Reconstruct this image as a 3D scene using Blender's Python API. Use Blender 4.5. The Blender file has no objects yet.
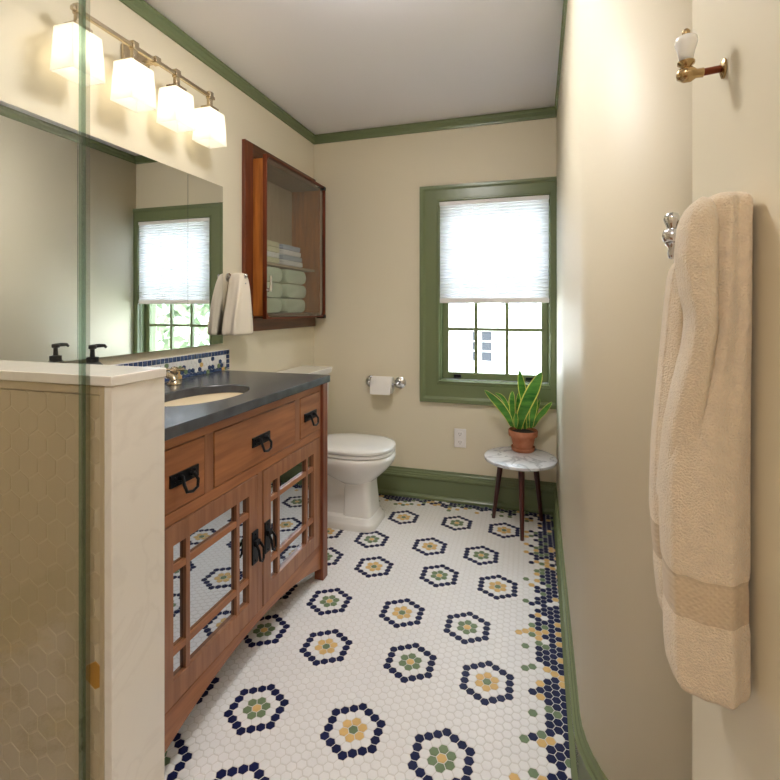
import bpy, bmesh, math, random
from mathutils import Vector, Matrix
R = random.Random(7)
C = bpy.context.scene.collection
PI = math.pi
# ---------------------------------------------------------------- room measures (metres, floor at z = 0)
XL, XR, YB, ZC = -1.405, 0.127, 2.853, 2.315
CAMH, FPX, YAW, HOR = 1.17, 472.5, math.atan(145/472.5), 308.0
cs, sn = math.cos(YAW), math.sin(YAW)
def ray(px, py):
    u = (px-390)/FPX; v = (HOR-py)/FPX
    return u*cs-sn, u*sn+cs, v
def atY(px, py, Y):
    r = ray(px, py); t = Y/r[1]; return Vector((r[0]*t, Y, CAMH+r[2]*t))

# ---------------------------------------------------------------- materials
def lin(c):
    c = c/255.0
    return c/12.92 if c <= .04045 else ((c+.055)/1.055)**2.4
def rgb(r, g, b): return (lin(r), lin(g), lin(b), 1)
def mat(name, col, rough=.5, metal=0, bump=0, bscale=60, var=0, vscale=8, vcol=None, stretch=(1,1,1), spec=.5, bdist=.004, coat=0, sheen=0, trans=0):
    m = bpy.data.materials.new(name); m.use_nodes = True
    nt = m.node_tree; N = nt.nodes; L = nt.links
    p = N['Principled BSDF']
    p.inputs['Base Color'].default_value = col
    p.inputs['Roughness'].default_value = rough
    p.inputs['Metallic'].default_value = metal
    p.inputs['Specular IOR Level'].default_value = spec
    p.inputs['Coat Weight'].default_value = coat
    p.inputs['Coat Roughness'].default_value = .15
    p.inputs['Sheen Weight'].default_value = sheen
    tc = N.new('ShaderNodeTexCoord'); mp = N.new('ShaderNodeMapping')
    mp.inputs['Scale'].default_value = stretch
    L.new(tc.outputs['Object'], mp.inputs['Vector'])
    if var or vcol:
        n = N.new('ShaderNodeTexNoise'); n.inputs['Scale'].default_value = vscale; n.inputs['Detail'].default_value = 5
        L.new(mp.outputs['Vector'], n.inputs['Vector'])
        r = N.new('ShaderNodeValToRGB')
        r.color_ramp.elements[0].position = .32; r.color_ramp.elements[1].position = .68
        r.color_ramp.elements[0].color = col
        r.color_ramp.elements[1].color = vcol if vcol else tuple(min(1, k*(1+var)) for k in col[:3])+(1,)
        L.new(n.outputs['Fac'], r.inputs['Fac']); L.new(r.outputs['Color'], p.inputs['Base Color'])
    if bump:
        n = N.new('ShaderNodeTexNoise'); n.inputs['Scale'].default_value = bscale; n.inputs['Detail'].default_value = 4
        L.new(mp.outputs['Vector'], n.inputs['Vector'])
        b = N.new('ShaderNodeBump'); b.inputs['Strength'].default_value = bump; b.inputs['Distance'].default_value = bdist
        L.new(n.outputs['Fac'], b.inputs['Height']); L.new(b.outputs['Normal'], p.inputs['Normal'])
    return m
def glassy(name, tint, refl=1.0, ior=1.5):
    m = bpy.data.materials.new(name); m.use_nodes = True
    nt = m.node_tree; N = nt.nodes; L = nt.links; N.clear()
    o = N.new('ShaderNodeOutputMaterial'); mx = N.new('ShaderNodeMixShader')
    t = N.new('ShaderNodeBsdfTransparent'); t.inputs['Color'].default_value = tint
    g = N.new('ShaderNodeBsdfGlossy'); g.inputs['Roughness'].default_value = 0.0
    f = N.new('ShaderNodeFresnel'); f.inputs['IOR'].default_value = ior
    k = N.new('ShaderNodeMath'); k.operation = 'MULTIPLY'; k.inputs[1].default_value = refl
    ge = N.new('ShaderNodeNewGeometry'); io = N.new('ShaderNodeMapRange')
    io.inputs['To Min'].default_value = ior; io.inputs['To Max'].default_value = 1/ior
    L.new(ge.outputs['Backfacing'], io.inputs['Value']); L.new(io.outputs['Result'], f.inputs['IOR'])
    L.new(f.outputs[0], k.inputs[0]); L.new(k.outputs[0], mx.inputs[0])
    L.new(t.outputs[0], mx.inputs[1]); L.new(g.outputs[0], mx.inputs[2]); L.new(mx.outputs[0], o.inputs['Surface'])
    return m
def emit(name, col, s):
    m = bpy.data.materials.new(name); m.use_nodes = True
    N = m.node_tree.nodes; N.clear()
    o = N.new('ShaderNodeOutputMaterial'); e = N.new('ShaderNodeEmission')
    e.inputs['Color'].default_value = col; e.inputs['Strength'].default_value = s
    m.node_tree.links.new(e.outputs[0], o.inputs['Surface']); return m
def wood(name, a, b, axis, rough=.42):
    st = {'X': (2, 22, 22), 'Y': (22, 2, 22), 'Z': (22, 22, 2)}[axis]
    m = mat(name, a, rough, vcol=b, vscale=2.2, stretch=st, bump=.06, bscale=5, coat=.15)
    return m

M = {}
M['wall'] = mat('cream_paint', rgb(229, 219, 196), .52, bump=.03, bscale=180)
M['ceil'] = mat('ceiling_paint', rgb(242, 239, 246), .8, bump=.02, bscale=150)
M['green'] = mat('green_trim_paint', rgb(116, 127, 92), .27, bump=.03, bscale=40)
M['door'] = mat('door_paint', rgb(230, 220, 196), .45)
M['tile_white'] = mat('white_hex_tile', rgb(238, 236, 236), .42, var=.04, vscale=30, spec=.3)
M['tile_navy'] = mat('navy_hex_tile', rgb(20, 25, 64), .5, var=.4, vscale=30, spec=.15)
M['tile_green'] = mat('green_hex_tile', rgb(112, 130, 98), .5, var=.2, vscale=30, spec=.2)
M['tile_gold'] = mat('gold_hex_tile', rgb(216, 180, 118), .5, var=.15, vscale=30, spec=.2)
M['grout'] = mat('grout', rgb(222, 218, 214), .9)
M['wood_h'] = wood('oak_grain_along', rgb(146, 90, 56), rgb(180, 118, 74), 'Y')
M['wood_v'] = wood('oak_grain_upright', rgb(142, 92, 64), rgb(170, 118, 84), 'Z')
M['wood_red'] = wood('red_oak_post', rgb(104, 50, 32), rgb(150, 90, 60), 'Z')
M['dark_in'] = mat('dark_inside', rgb(40, 24, 18), .7)
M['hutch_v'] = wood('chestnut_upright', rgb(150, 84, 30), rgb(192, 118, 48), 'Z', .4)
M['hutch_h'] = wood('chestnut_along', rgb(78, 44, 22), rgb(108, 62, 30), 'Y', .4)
M['hutch_in'] = wood('brown_interior', rgb(168, 150, 126), rgb(182, 162, 136), 'Z', .6)
M['stone'] = mat('dark_soapstone', rgb(60, 62, 68), .25, vcol=rgb(84, 87, 94), vscale=14, bump=.03, bscale=60, spec=.8)
M['porcelain'] = mat('white_porcelain', rgb(240, 238, 234), .12, coat=.3)
M['basin'] = mat('warm_lit_porcelain', rgb(240, 226, 200), .2, coat=.3)  # white ceramic with warm lamplight painted into its colour
M['black'] = mat('black_iron', rgb(26, 27, 32), .38, metal=.6, bump=.12, bscale=120)
M['black_plastic'] = mat('black_bottle', rgb(20, 20, 24), .35)
M['nickel'] = mat('brushed_nickel', rgb(200, 184, 156), .25, metal=1)
M['chrome'] = mat('chrome', rgb(215, 215, 218), .1, metal=1)
M['copper'] = mat('copper_brown_metal', rgb(122, 62, 40), .3, metal=.8)
M['brass'] = mat('aged_brass', rgb(182, 156, 116), .25, metal=1)
M['mirror'] = mat('mirror_silver', (.86, .88, .87, 1), 0.0, metal=1)
M['smoke_mirror'] = mat('cabinet_mirror', (.56, .59, .63, 1), 0.02, metal=1)
M['glass'] = glassy('clear_glass', (.988, .994, .99, 1), .8)
M['glass_edge'] = glassy('green_glass_edge', (.62, .74, .68, 1), 1)
M['seal'] = glassy('grey_clear_seal', (.80, .81, .79, 1), .6)
M['win_glass'] = glassy('window_glass', (.97, .985, .98, 1), .8)
M['cab_glass'] = glassy('old_cabinet_glass', (.92, .93, .92, 1), 1.2)
M['terry'] = mat('beige_terry', rgb(236, 216, 188), .95, bump=.75, bdist=.006, bscale=440, var=.10, vscale=70, sheen=.5)
M['terry_band'] = mat('woven_band', rgb(214, 196, 170), .85, bump=.9, bscale=190, sheen=.2)
def diamond_weave():
    m = mat('woven_band', rgb(208, 186, 156), .85, sheen=.2); N = m.node_tree.nodes; L = m.node_tree.links; p = N['Principled BSDF']
    tc = N.new('ShaderNodeTexCoord'); hs_ = []
    for rz in (.78, -.78):
        mp = N.new('ShaderNodeMapping'); mp.inputs['Rotation'].default_value = (0, rz, 0); L.new(tc.outputs['Object'], mp.inputs['Vector'])
        w_ = N.new('ShaderNodeTexWave'); w_.bands_direction = 'Z'; w_.inputs['Scale'].default_value = 55; L.new(mp.outputs['Vector'], w_.inputs['Vector']); hs_.append(w_)
    mn = N.new('ShaderNodeMath'); mn.operation = 'MAXIMUM'; L.new(hs_[0].outputs['Fac'], mn.inputs[0]); L.new(hs_[1].outputs['Fac'], mn.inputs[1])
    b = N.new('ShaderNodeBump'); b.inputs['Strength'].default_value = .35; b.inputs['Distance'].default_value = .002
    L.new(mn.outputs[0], b.inputs['Height']); L.new(b.outputs['Normal'], p.inputs['Normal']); return m
M['terry_band'] = diamond_weave()
M['cream_terry'] = mat('cream_terry', rgb(238, 226, 208), .95, bump=.5, bscale=300, sheen=.3)
M['sage_terry'] = mat('sage_terry', rgb(196, 208, 184), .95, bump=.5, bscale=260, sheen=.3)
M['blue_terry'] = mat('blue_grey_terry', rgb(168, 178, 200), .95, bump=.5, bscale=260, sheen=.3)
M['white_terry'] = mat('white_terry', rgb(228, 228, 230), .95, bump=.5, bscale=260, sheen=.3)
M['straw_terry'] = mat('straw_terry', rgb(214, 210, 176), .95, bump=.5, bscale=260, sheen=.3)
M['paper'] = mat('white_paper', rgb(244, 240, 236), .9, bump=.15, bscale=150)
M['plate'] = mat('white_plastic', rgb(240, 236, 236), .4)
M['slot'] = mat('dark_slot', rgb(120, 112, 112), .6)
M['terracotta'] = mat('terracotta', rgb(168, 96, 62), .75, vcol=rgb(192, 128, 96), vscale=18, bump=.15, bscale=120)
M['soil'] = mat('potting_soil', rgb(46, 34, 26), .95, bump=1, bscale=200)
M['leaf'] = mat('sansevieria_green', rgb(34, 104, 34), .35, vcol=rgb(98, 160, 60), vscale=9, stretch=(1, 1, 5))
M['leaf_edge'] = mat('sansevieria_margin', rgb(222, 222, 110), .4)
M['leg'] = wood('dark_mahogany', rgb(52, 20, 18), rgb(84, 34, 28), 'Z', .35)
M['shower_tile'] = mat('beige_hex_tile', rgb(192, 176, 146), .35, var=.05, vscale=12)
M['shower_grout'] = mat('beige_grout', rgb(206, 192, 164), .8)
M['shower_gold'] = mat('ochre_hex_tile', rgb(190, 140, 58), .3)
M['hall_floor'] = wood('hall_floor_boards', rgb(140, 96, 60), rgb(164, 116, 76), 'Y')
M['siding'] = mat('white_siding', rgb(236, 232, 226), .7)
M['shingle'] = mat('grey_shingle', rgb(150, 152, 160), .9, vcol=rgb(110, 112, 120), vscale=30)
M['win_dark'] = mat('dark_window', rgb(58, 60, 64), 1, spec=0)
M['foliage'] = mat('tree_foliage', rgb(84, 100, 70), .7, vcol=rgb(128, 142, 108), vscale=3)
M['bark'] = mat('tree_bark', rgb(96, 80, 64), .9)
M['lawn'] = mat('lawn', rgb(90, 120, 60), .9)
# marble with grey veins
def marble(name, base, vein, scale, amount):
    m = mat(name, base, .22, coat=.2)
    N = m.node_tree.nodes; L = m.node_tree.links; p = N['Principled BSDF']
    tc = N.new('ShaderNodeTexCoord'); n = N.new('ShaderNodeTexNoise'); n.inputs['Scale'].default_value = scale
    n.inputs['Detail'].default_value = 6; n.inputs['Distortion'].default_value = 1.6
    L.new(tc.outputs['Object'], n.inputs['Vector'])
    r = N.new('ShaderNodeValToRGB'); e = r.color_ramp.elements
    e[0].position = .46; e[0].color = base; e[1].position = .54; e[1].color = base
    k = e.new(.5); k.color = tuple(base[i]*(1-amount)+vein[i]*amount for i in range(3))+(1,)
    L.new(n.outputs['Fac'], r.inputs['Fac']); L.new(r.outputs['Color'], p.inputs['Base Color'])
    return m
M['marble'] = marble('white_grey_marble', rgb(228, 228, 233), rgb(140, 142, 152), 5, .6)
M['slab'] = marble('cream_quartz', rgb(243, 237, 229), rgb(206, 196, 186), 4, .14)
# window shade cloth lets daylight through
def shade_cloth():
    m = bpy.data.materials.new('cellular_shade_cloth'); m.use_nodes = True
    N = m.node_tree.nodes; L = m.node_tree.links; N.clear()
    o = N.new('ShaderNodeOutputMaterial'); mx = N.new('ShaderNodeMixShader'); mx.inputs[0].default_value = .62
    d = N.new('ShaderNodeBsdfDiffuse'); d.inputs['Color'].default_value = (.86, .85, .88, 1)
    t = N.new('ShaderNodeBsdfTranslucent'); t.inputs['Color'].default_value = (.93, .93, .97, 1)
    L.new(d.outputs[0], mx.inputs[1]); L.new(t.outputs[0], mx.inputs[2]); L.new(mx.outputs[0], o.inputs['Surface'])
    return m
M['cloth'] = shade_cloth()
# frosted lamp glass: lit from the bulb inside
def frosted():
    m = bpy.data.materials.new('frosted_lamp_glass'); m.use_nodes = True
    N = m.node_tree.nodes; L = m.node_tree.links; N.clear()
    o = N.new('ShaderNodeOutputMaterial'); mx = N.new('ShaderNodeMixShader'); mx.inputs[0].default_value = .72
    d = N.new('ShaderNodeBsdfDiffuse'); d.inputs['Color'].default_value = (.9, .88, .82, 1)
    t = N.new('ShaderNodeBsdfTranslucent'); t.inputs['Color'].default_value = (.95, .92, .84, 1)
    a = N.new('ShaderNodeAddShader'); e = N.new('ShaderNodeEmission')
    e.inputs['Color'].default_value = (1, .94, .84, 1); e.inputs['Strength'].default_value = .06
    L.new(d.outputs[0], mx.inputs[1]); L.new(t.outputs[0], mx.inputs[2]); L.new(mx.outputs[0], a.inputs[0]); L.new(e.outputs[0], a.inputs[1])
    L.new(a.outputs[0], o.inputs['Surface']); return m
M['frost'] = frosted()
M['bulb'] = emit('lamp_bulb', (1, .93, .80, 1), 3.2)
M['fill_lamp'] = emit('fill_lamp_glow', (1, .98, .955, 1), 16.5)  # glow for the unseen fill lamps added on the ceilings

# ---------------------------------------------------------------- mesh helpers
class MB:
    def __init__(s): s.v = []; s.f = []; s.mi = []
    def add(s, vs, fs, mi=0):
        o = len(s.v); s.v += [tuple(v) for v in vs]
        s.f += [tuple(i+o for i in f) for f in fs]; s.mi += [mi]*len(fs); return s
    def box(s, a, b, mi=0):
        x0, x1 = sorted((a[0], b[0])); y0, y1 = sorted((a[1], b[1])); z0, z1 = sorted((a[2], b[2]))
        vs = [(x0,y0,z0),(x1,y0,z0),(x1,y1,z0),(x0,y1,z0),(x0,y0,z1),(x1,y0,z1),(x1,y1,z1),(x0,y1,z1)]
        return s.add(vs, [(3,2,1,0),(4,5,6,7),(0,1,5,4),(1,2,6,5),(2,3,7,6),(3,0,4,7)], mi)
    def prism(s, poly, vec, mi=0):
        n = len(poly); vec = Vector(vec)
        vs = [Vector(p) for p in poly]; vs += [p+vec for p in vs]
        fs = [tuple(range(n))[::-1], tuple(range(n, 2*n))]
        fs += [(i, (i+1) % n, n+(i+1) % n, n+i) for i in range(n)]
        return s.add(vs, fs, mi)
    def loft(s, secs, cap0=True, cap1=True, closed=True, mi=0):
        n = len(secs[0]); vs = [p for q in secs for p in q]; fs = []
        for k in range(len(secs)-1):
            for i in range(n if closed else n-1):
                j = (i+1) % n
                fs.append((k*n+i, k*n+j, (k+1)*n+j, (k+1)*n+i))
        if cap0: fs.append(tuple(range(n))[::-1])
        if cap1: fs.append(tuple(range((len(secs)-1)*n, len(secs)*n)))
        return s.add(vs, fs, mi)
    def lathe(s, prof, c=(0,0,0), axis='Z', n=28, mi=0, sx=1, sy=1, caps=True):
        secs = []
        for r, h in prof:
            q = []
            for i in range(n):
                a = 2*PI*i/n; u, v = r*math.cos(a)*sx, r*math.sin(a)*sy
                p = {'Z': (u, v, h), 'X': (h, u, v), 'Y': (v, h, u)}[axis]
                q.append((p[0]+c[0], p[1]+c[1], p[2]+c[2]))
            secs.append(q)
        return s.loft(secs, cap0=caps, cap1=caps, mi=mi)
    def tube(s, pts, r, n=10, mi=0):
        pts = [Vector(p) for p in pts]; secs = []; up = None
        rs = r if isinstance(r, (list, tuple)) else [r]*len(pts)
        for i, p in enumerate(pts):
            d = (pts[min(i+1, len(pts)-1)]-pts[max(i-1, 0)]).normalized()
            if up is None:
                up = d.cross(Vector((.3, .2, 1))); 
                if up.length < .05: up = d.cross(Vector((1, 0, 0)))
                up.normalize()
            up = (up-d*up.dot(d)).normalized(); w = d.cross(up)
            secs.append([p+(up*math.cos(2*PI*k/n)+w*math.sin(2*PI*k/n))*rs[i] for k in range(n)])
        return s.loft(secs, mi=mi)
    def frame(s, outer, inner, plane, d0, d1, mi=0):
        # rectangular ring; plane 'YZ' (depth along X) or 'XZ' (depth along Y)
        def P(a, b, d): return (d, a, b) if plane == 'YZ' else (a, d, b)
        (a0, b0, a1, b1), (c0, e0, c1, e1) = outer, inner
        o = [(a0,b0),(a1,b0),(a1,b1),(a0,b1)]; i = [(c0,e0),(c1,e0),(c1,e1),(c0,e1)]
        vs = [P(*p, d0) for p in o]+[P(*p, d0) for p in i]+[P(*p, d1) for p in o]+[P(*p, d1) for p in i]
        fs = []
        for k in range(4):
            j = (k+1) % 4
            fs += [(k, j, 4+j, 4+k), (8+k, 12+k, 12+j, 8+j), (k, 8+k, 8+j, j), (4+k, 4+j, 12+j, 12+k)]
        return s.add(vs, fs, mi)
    def build(s, name, m, parent=None, bevel=0, seg=2, smooth=True, ang=35, sub=0):
        me = bpy.data.meshes.new(name)
        off = parent_loc(parent)
        me.from_pydata([(v[0]-off.x, v[1]-off.y, v[2]-off.z) for v in s.v], [], s.f)
        for mm in (m if isinstance(m, (list, tuple)) else [m]): me.materials.append(mm)
        me.polygons.foreach_set('material_index', s.mi)
        b = bmesh.new(); b.from_mesh(me); bmesh.ops.recalc_face_normals(b, faces=b.faces); b.to_mesh(me); b.free()
        if smooth:
            me.polygons.foreach_set('use_smooth', [True]*len(me.polygons))
            me.set_sharp_from_angle(angle=math.radians(ang))
        o = bpy.data.objects.new(name, me); C.objects.link(o)
        if parent: o.parent = parent
        if bevel:
            md = o.modifiers.new('edge', 'BEVEL'); md.width = bevel; md.segments = seg; md.limit_method = 'ANGLE'; md.angle_limit = math.radians(40)
            md.harden_normals = False
        if sub:
            md = o.modifiers.new('sub', 'SUBSURF'); md.levels = sub; md.render_levels = sub
        return o
def parent_loc(p):
    v = Vector((0, 0, 0))
    while p: v += Vector(p.location); p = p.parent
    return v
def thing(name, loc, label, cat, group=None):
    o = bpy.data.objects.new(name, None); C.objects.link(o); o.location = loc; o.empty_display_size = .05
    return tag(o, label, cat, group)
def tag(o, label, cat, group=None):
    o['label'] = label; o['category'] = cat
    if group: o['group'] = group
    return o
def struct(o): o['kind'] = 'structure'; return o
def sell(cx, cy, z, hx, hy, n=2.0, k=36, ph=0):
    q = []
    for i in range(k):
        a = 2*PI*(i+ph)/k; c, d = math.cos(a), math.sin(a)
        q.append((cx+hx*math.copysign(abs(c)**(2/n), c), cy+hy*math.copysign(abs(d)**(2/n), d), z))
    return q
def clip(poly, x0, y0, x1, y1):
    for ax, lim, sg in ((0, x0, 1), (0, x1, -1), (1, y0, 1), (1, y1, -1)):
        out = []
        for i in range(len(poly)):
            a, b = poly[i-1], poly[i]
            ia, ib = sg*(a[ax]-lim) >= 0, sg*(b[ax]-lim) >= 0
            if ia != ib:
                t = (lim-a[ax])/(b[ax]-a[ax]); out.append(tuple(a[k]+(b[k]-a[k])*t for k in (0, 1)))
            if ib: out.append(b)
        poly = out
        if len(poly) < 3: return []
    return poly
def sweep(mb, prof, path, side):
    # prof: (out, z) points; path: (x, y); side: +1 room lies to the left of travel, -1 to the right
    n = len(path); secs = []
    for i, p in enumerate(path):
        ds = []
        if i: ds.append((Vector(p)-Vector(path[i-1])).normalized())
        if i < n-1: ds.append((Vector(path[i+1])-Vector(p)).normalized())
        ns = [Vector((-d.y, d.x))*side for d in ds]
        m = sum(ns, Vector((0, 0))); m.normalize(); m /= max(.3, m.dot(ns[0]))
        secs.append([(p[0]+m.x*o, p[1]+m.y*o, z) for o, z in prof])
    return mb.loft(secs)

# ---------------------------------------------------------------- floor of one-inch hexagon mosaic
D = .02632; PX = D*math.sqrt(3)/2
X0, Y0 = -.4825, 1.2245
SK = -.0115     # the mosaic sheets run a little askew to the walls
def flowers():
    base = {}
    for a in range(-4, 4):
        for b in range(-5, 6):
            for (i, j2, kind) in ((0, 0, 'gold'), (11, -1, 'green'), (4, 22, 'green'), (15, 21, 'gold')):
                base[(i+24*a, j2+40*b)] = kind
    return base
FL = flowers()
def hexdist(di, dj2):
    di = abs(di); dj2 = abs(dj2)
    return di + max(0, (dj2-di)/2)
TILE = {}
for (fi, fj), kind in FL.items():
    x = X0+fi*PX; y = Y0+fj*D/2
    if x > -.10 or y > 2.62: continue
    for di in range(-3, 4):
        for dj in range(-6, 7):
            if (di+dj) % 2: continue
            d = hexdist(di, dj)
            c = None
            if d == 0: c = 'green' if kind == 'gold' else 'gold'
            elif d == 1: c = kind
            elif d == 3: c = 'navy'
            if c: TILE[(fi+di, fj+dj)] = c
BX, BY = .092, 2.822      # faces of the baseboards
def tilecolor(i, j2, x, y):
    if (i, j2) in TILE: return TILE[(i, j2)]
    k = min((BX-x)/PX, (BY-y)/D*1.55+.1)
    if k < 0: k = 0
    pr = .95 if k < 1.9 else .9 if k < 2.9 else .66 if k < 3.9 else .27 if k < 4.9 else .2 if k < 5.9 else .12 if k < 6.9 else 0
    if x > 0.3: pr = 0
    q = R.random()
    if q < pr:
        w = R.random()
        if k < 3: return 'navy' if w < .74 else 'green' if w < .87 else 'gold'
        if k < 5: return 'navy' if w < .55 else 'green' if w < .77 else 'gold'
        return 'gold' if w < .7 else 'green'
    return 'white'
MI = {'white': 1, 'navy': 2, 'green': 3, 'gold': 4}
fl = MB()
FX0, FX1, FY0, FY1 = XL, .75, .08, YB+.01
fl.box((FX0, FY0, -.06), (FX1, FY1, -.0011), 0)
rr = (D-.0021)/math.sqrt(3)
for i in range(int((FX0-X0)/PX)-1, int((FX1-X0)/PX)+2):
    for j in range(int((FY0-Y0)/D)-1, int((FY1-Y0)/D)+2):
        j2 = 2*j+(i % 2); u_, v_ = i*PX, j2*D/2; x = X0+u_+SK*v_; y = Y0+v_-SK*u_
        h = lambda r: clip([(x+r*math.cos(a*PI/3-SK), y+r*math.sin(a*PI/3-SK)) for a in range(6)], FX0, FY0, FX1, FY1)
        lo, hi = h(rr), h(rr*.9)
        if len(lo) < 3: continue
        c = MI[tilecolor(i, j2, x, y)]
        if len(lo) == 6 and len(hi) == 6:
            fl.add([(p[0], p[1], -.0011) for p in lo]+[(p[0], p[1], 0) for p in hi],
                   [(6, 7, 8, 9, 10, 11)]+[(a, (a+1) % 6, 6+(a+1) % 6, 6+a) for a in range(6)], c)
        else:
            fl.add([(p[0], p[1], 0) for p in lo], [tuple(range(len(lo)))], c)
struct(fl.build('floor', [M['grout'], M['tile_white'], M['tile_navy'], M['tile_green'], M['tile_gold']], smooth=False))
hf = MB(); hf.box((-1.405, -1.5, -.06), (.75, .08, -.002)); struct(hf.build('floor_hall', M['hall_floor']))

# ---------------------------------------------------------------- walls
HY0, HY1, HZ0, HZ1 = 2.10, 2.79, 1.125, 1.94      # recess for the glazed cupboard
w = MB()
w.frame((-1.5, -.06, 3.0, 2.42), (HY0, HZ0, HY1, HZ1), 'YZ', XL-.16, XL)
struct(w.build('wall_left', M['wall'], smooth=False))
WX0, WX1, WZ0, WZ1 = -.553, .079, .727, 1.815    # window opening
w = MB(); w.frame((XL, -.06, .40, 2.42), (WX0, WZ0, WX1, WZ1), 'XZ', YB, YB+.16)
struct(w.build('wall_back', M['wall'], smooth=False))
# the right wall bends away in a round plaster corner
RC, RY = .31, 1.26
XN = .117
rp = [(XR, YB), (.122, 2.0)]+[(XN+RC-RC*math.cos(a*PI/2/14), RY-RC*math.sin(a*PI/2/14)) for a in range(15)]+[(.75, RY-RC)]
w = MB()
w.loft([[(x, y, z) for x, y in rp] for z in (-.06, 2.42)], cap0=False, cap1=False, closed=False)
wr = struct(w.build('wall_right', M['wall'], ang=30))
sd = wr.modifiers.new('thick', 'SOLIDIFY'); sd.thickness = .02; sd.offset = 0
w = MB(); w.box((.75, -1.5, -.06), (.85, RY-RC+.02, 2.42)); w.box((-1.405, -1.6, -.06), (.85, -1.5, 2.42))
struct(w.build('wall_hall', M['wall'], smooth=False))
w = MB(); w.box((.28, -.03, -.06), (.75, .07, 2.42)); w.box((XL, -.16, -.06), (-.74, -.05, 2.42)); w.box((-.74, -.12, 2.1), (.28, -.02, 2.42))
struct(w.build('wall_front', M['wall'], smooth=False))
w = MB(); w.box((XL-.16, -1.6, ZC), (.85, 3.02, ZC+.08)); struct(w.build('ceiling', M['ceil'], smooth=False))

# green trim: flat crown and tall baseboard
crown = [(0, 2.256), (.010, 2.256), (.012, 2.266), (.016, 2.270), (.016, 2.292), (.021, 2.297), (.021, 2.307), (.014, 2.311), (.014, ZC), (0, ZC)]
t = MB(); sweep(t, crown, [(XL, -.05), (XL, YB)], -1); struct(t.build('trim_1', M['green'], ang=25))
t = MB(); sweep(t, crown, [(XL, YB), (XR, YB)], -1); struct(t.build('trim_2', M['green'], ang=25))
t = MB(); sweep(t, crown, rp, -1); struct(t.build('trim_3', M['green'], ang=25))
base = [(0, 0), (.031, 0), (.031, .014), (.023, .024), (.018, .028), (.018, .116), (.022, .118), (.027, .126), (.027, .135), (.021, .138), (.020, .146), (.015, .150), (.014, .158), (.008, .165), (.008, .174), (0, .174)]
t = MB(); sweep(t, base, [(XL, YB), (XR, YB)], -1); struct(t.build('baseboard_back', M['green'], ang=25))
t = MB(); sweep(t, base, rp, -1); struct(t.build('baseboard_right', M['green'], ang=25))
t = MB(); sweep(t, base, [(XL, 1.93), (XL, YB)], -1); struct(t.build('baseboard_left', M['green'], ang=25))

# ---------------------------------------------------------------- window
win = bpy.data.objects.new('window_1', None); C.objects.link(win); win.location = ((WX0+WX1)/2, YB, WZ0); struct(win)
OX0, OZ0, OZ1, OX1 = -.677, .597, 1.913, XR-.0005
inn = [(WX0, WZ0), (WX1, WZ0), (WX1, WZ1), (WX0, WZ1)]; out = [(OX0, OZ0), (OX1, OZ0), (OX1, OZ1), (OX0, OZ1)]
cp = [(0, 0), (0, .018), (.05, .026), (.12, .026), (.16, .021), (.72, .021), (.78, .026), (.83, .031), (.98, .031), (1, .028), (1, 0)]
c = MB(); secs = []
for sv, dp in cp: secs.append([(a[0]+(b_[0]-a[0])*sv, YB-dp, a[1]+(b_[1]-a[1])*sv) for a, b_ in zip(inn, out)])
c.loft(secs, cap0=False, cap1=False); c.build('casing', M['green'], win, ang=20)
c = MB(); c.box((WX0-.004, YB-.031, WZ0-.006), (WX1, YB+.05, WZ0+.004)); c.build('stool', M['green'], win, bevel=.003)
c = MB(); c.frame((WX0-.002, WZ0-.002, WX1+.002, WZ1+.002), (WX0+.006, WZ0+.006, WX1-.006, WZ1-.006), 'XZ', YB-.004, YB+.15); c.build('jamb', M['green'], win, bevel=.001)
# lower sash: three panes across, horizontal bars
def sash(z0, z1, y0, bars, rail, name):
    s = MB(); gx0, gx1 = -.511, .036
    s.frame((WX0+.006, z0, WX1-.006, z1), (gx0, z0+rail, gx1, z1-.035), 'XZ', y0, y0+.035)
    f = s.build(name, M['green'], win, bevel=.003)
    for x in (-.3435, -.160):
        b = MB(); b.box((x-.0095, y0+.004, z0+rail-.003), (x+.0095, y0+.03, z1-.032)); b.build('muntin', M['green'], f, bevel=.003)
    for z in bars:
        b = MB(); b.box((gx0-.003, y0+.006, z-.0095), (gx1+.003, y0+.028, z+.0095)); b.build('muntin', M['green'], f, bevel=.003)
    b = MB(); b.box((gx0-.004, y0+.015, z0+rail-.004), (gx1+.004, y0+.019, z1-.031)); b.build('glass_panes', M['win_glass'], f)
    return f
s1 = sash(.735, 1.345, 2.895, (1.04,), .04, 'lower_sash')
sash(1.312, 1.812, 2.935, (1.56,), .035, 'upper_sash')
for x in (-.455, -.03):
    b = MB(); b.box((x-.022, 2.886, .742), (x+.022, 2.896, .762)); b.box((x-.02, 2.878, .742), (x+.02, 2.888, .747)); b.build('sash_lift', M['black'], s1, bevel=.001)
# cellular shade
sh = thing('window_shade', (-.238, 2.845, 1.20), 'white pleated cellular shade pulled halfway down the green framed window', 'window shade')
b = MB(); b.box((-.556, 2.832, 1.790), (.0775, 2.872, 1.814)); b.build('head_rail', M['plate'], sh, bevel=.003)
b = MB(); pts = []
n = 31; z0, z1 = 1.228, 1.792; st = (z1-z0)/n
front = [];
for i in range(n+1):
    front.append((2.842, z0+i*st))
    if i < n: front.append((2.8345, z0+(i+.5)*st))
secs = [[(x, y, z) for y, z in front] for x in (-.553, .0745)]
b.loft(secs, cap0=False, cap1=False, closed=False)
b.loft([[(x, 2.868-(y-2.8345), z) for y, z in front] for x in (-.553, .0745)], cap0=False, cap1=False, closed=False)
b.build('shade_cloth', M['cloth'], sh, smooth=False)
b = MB(); b.box((-.556, 2.834, 1.200), (.0775, 2.870, 1.229)); b.build('bottom_rail', M['plate'], sh, bevel=.003)
for z in (1.206, 1.795):
    b = MB(); b.box((-.275, 2.827, z), (-.205, 2.836, z+.008)); b.build('pull_tab', M['plate'], sh, bevel=.003)

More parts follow.
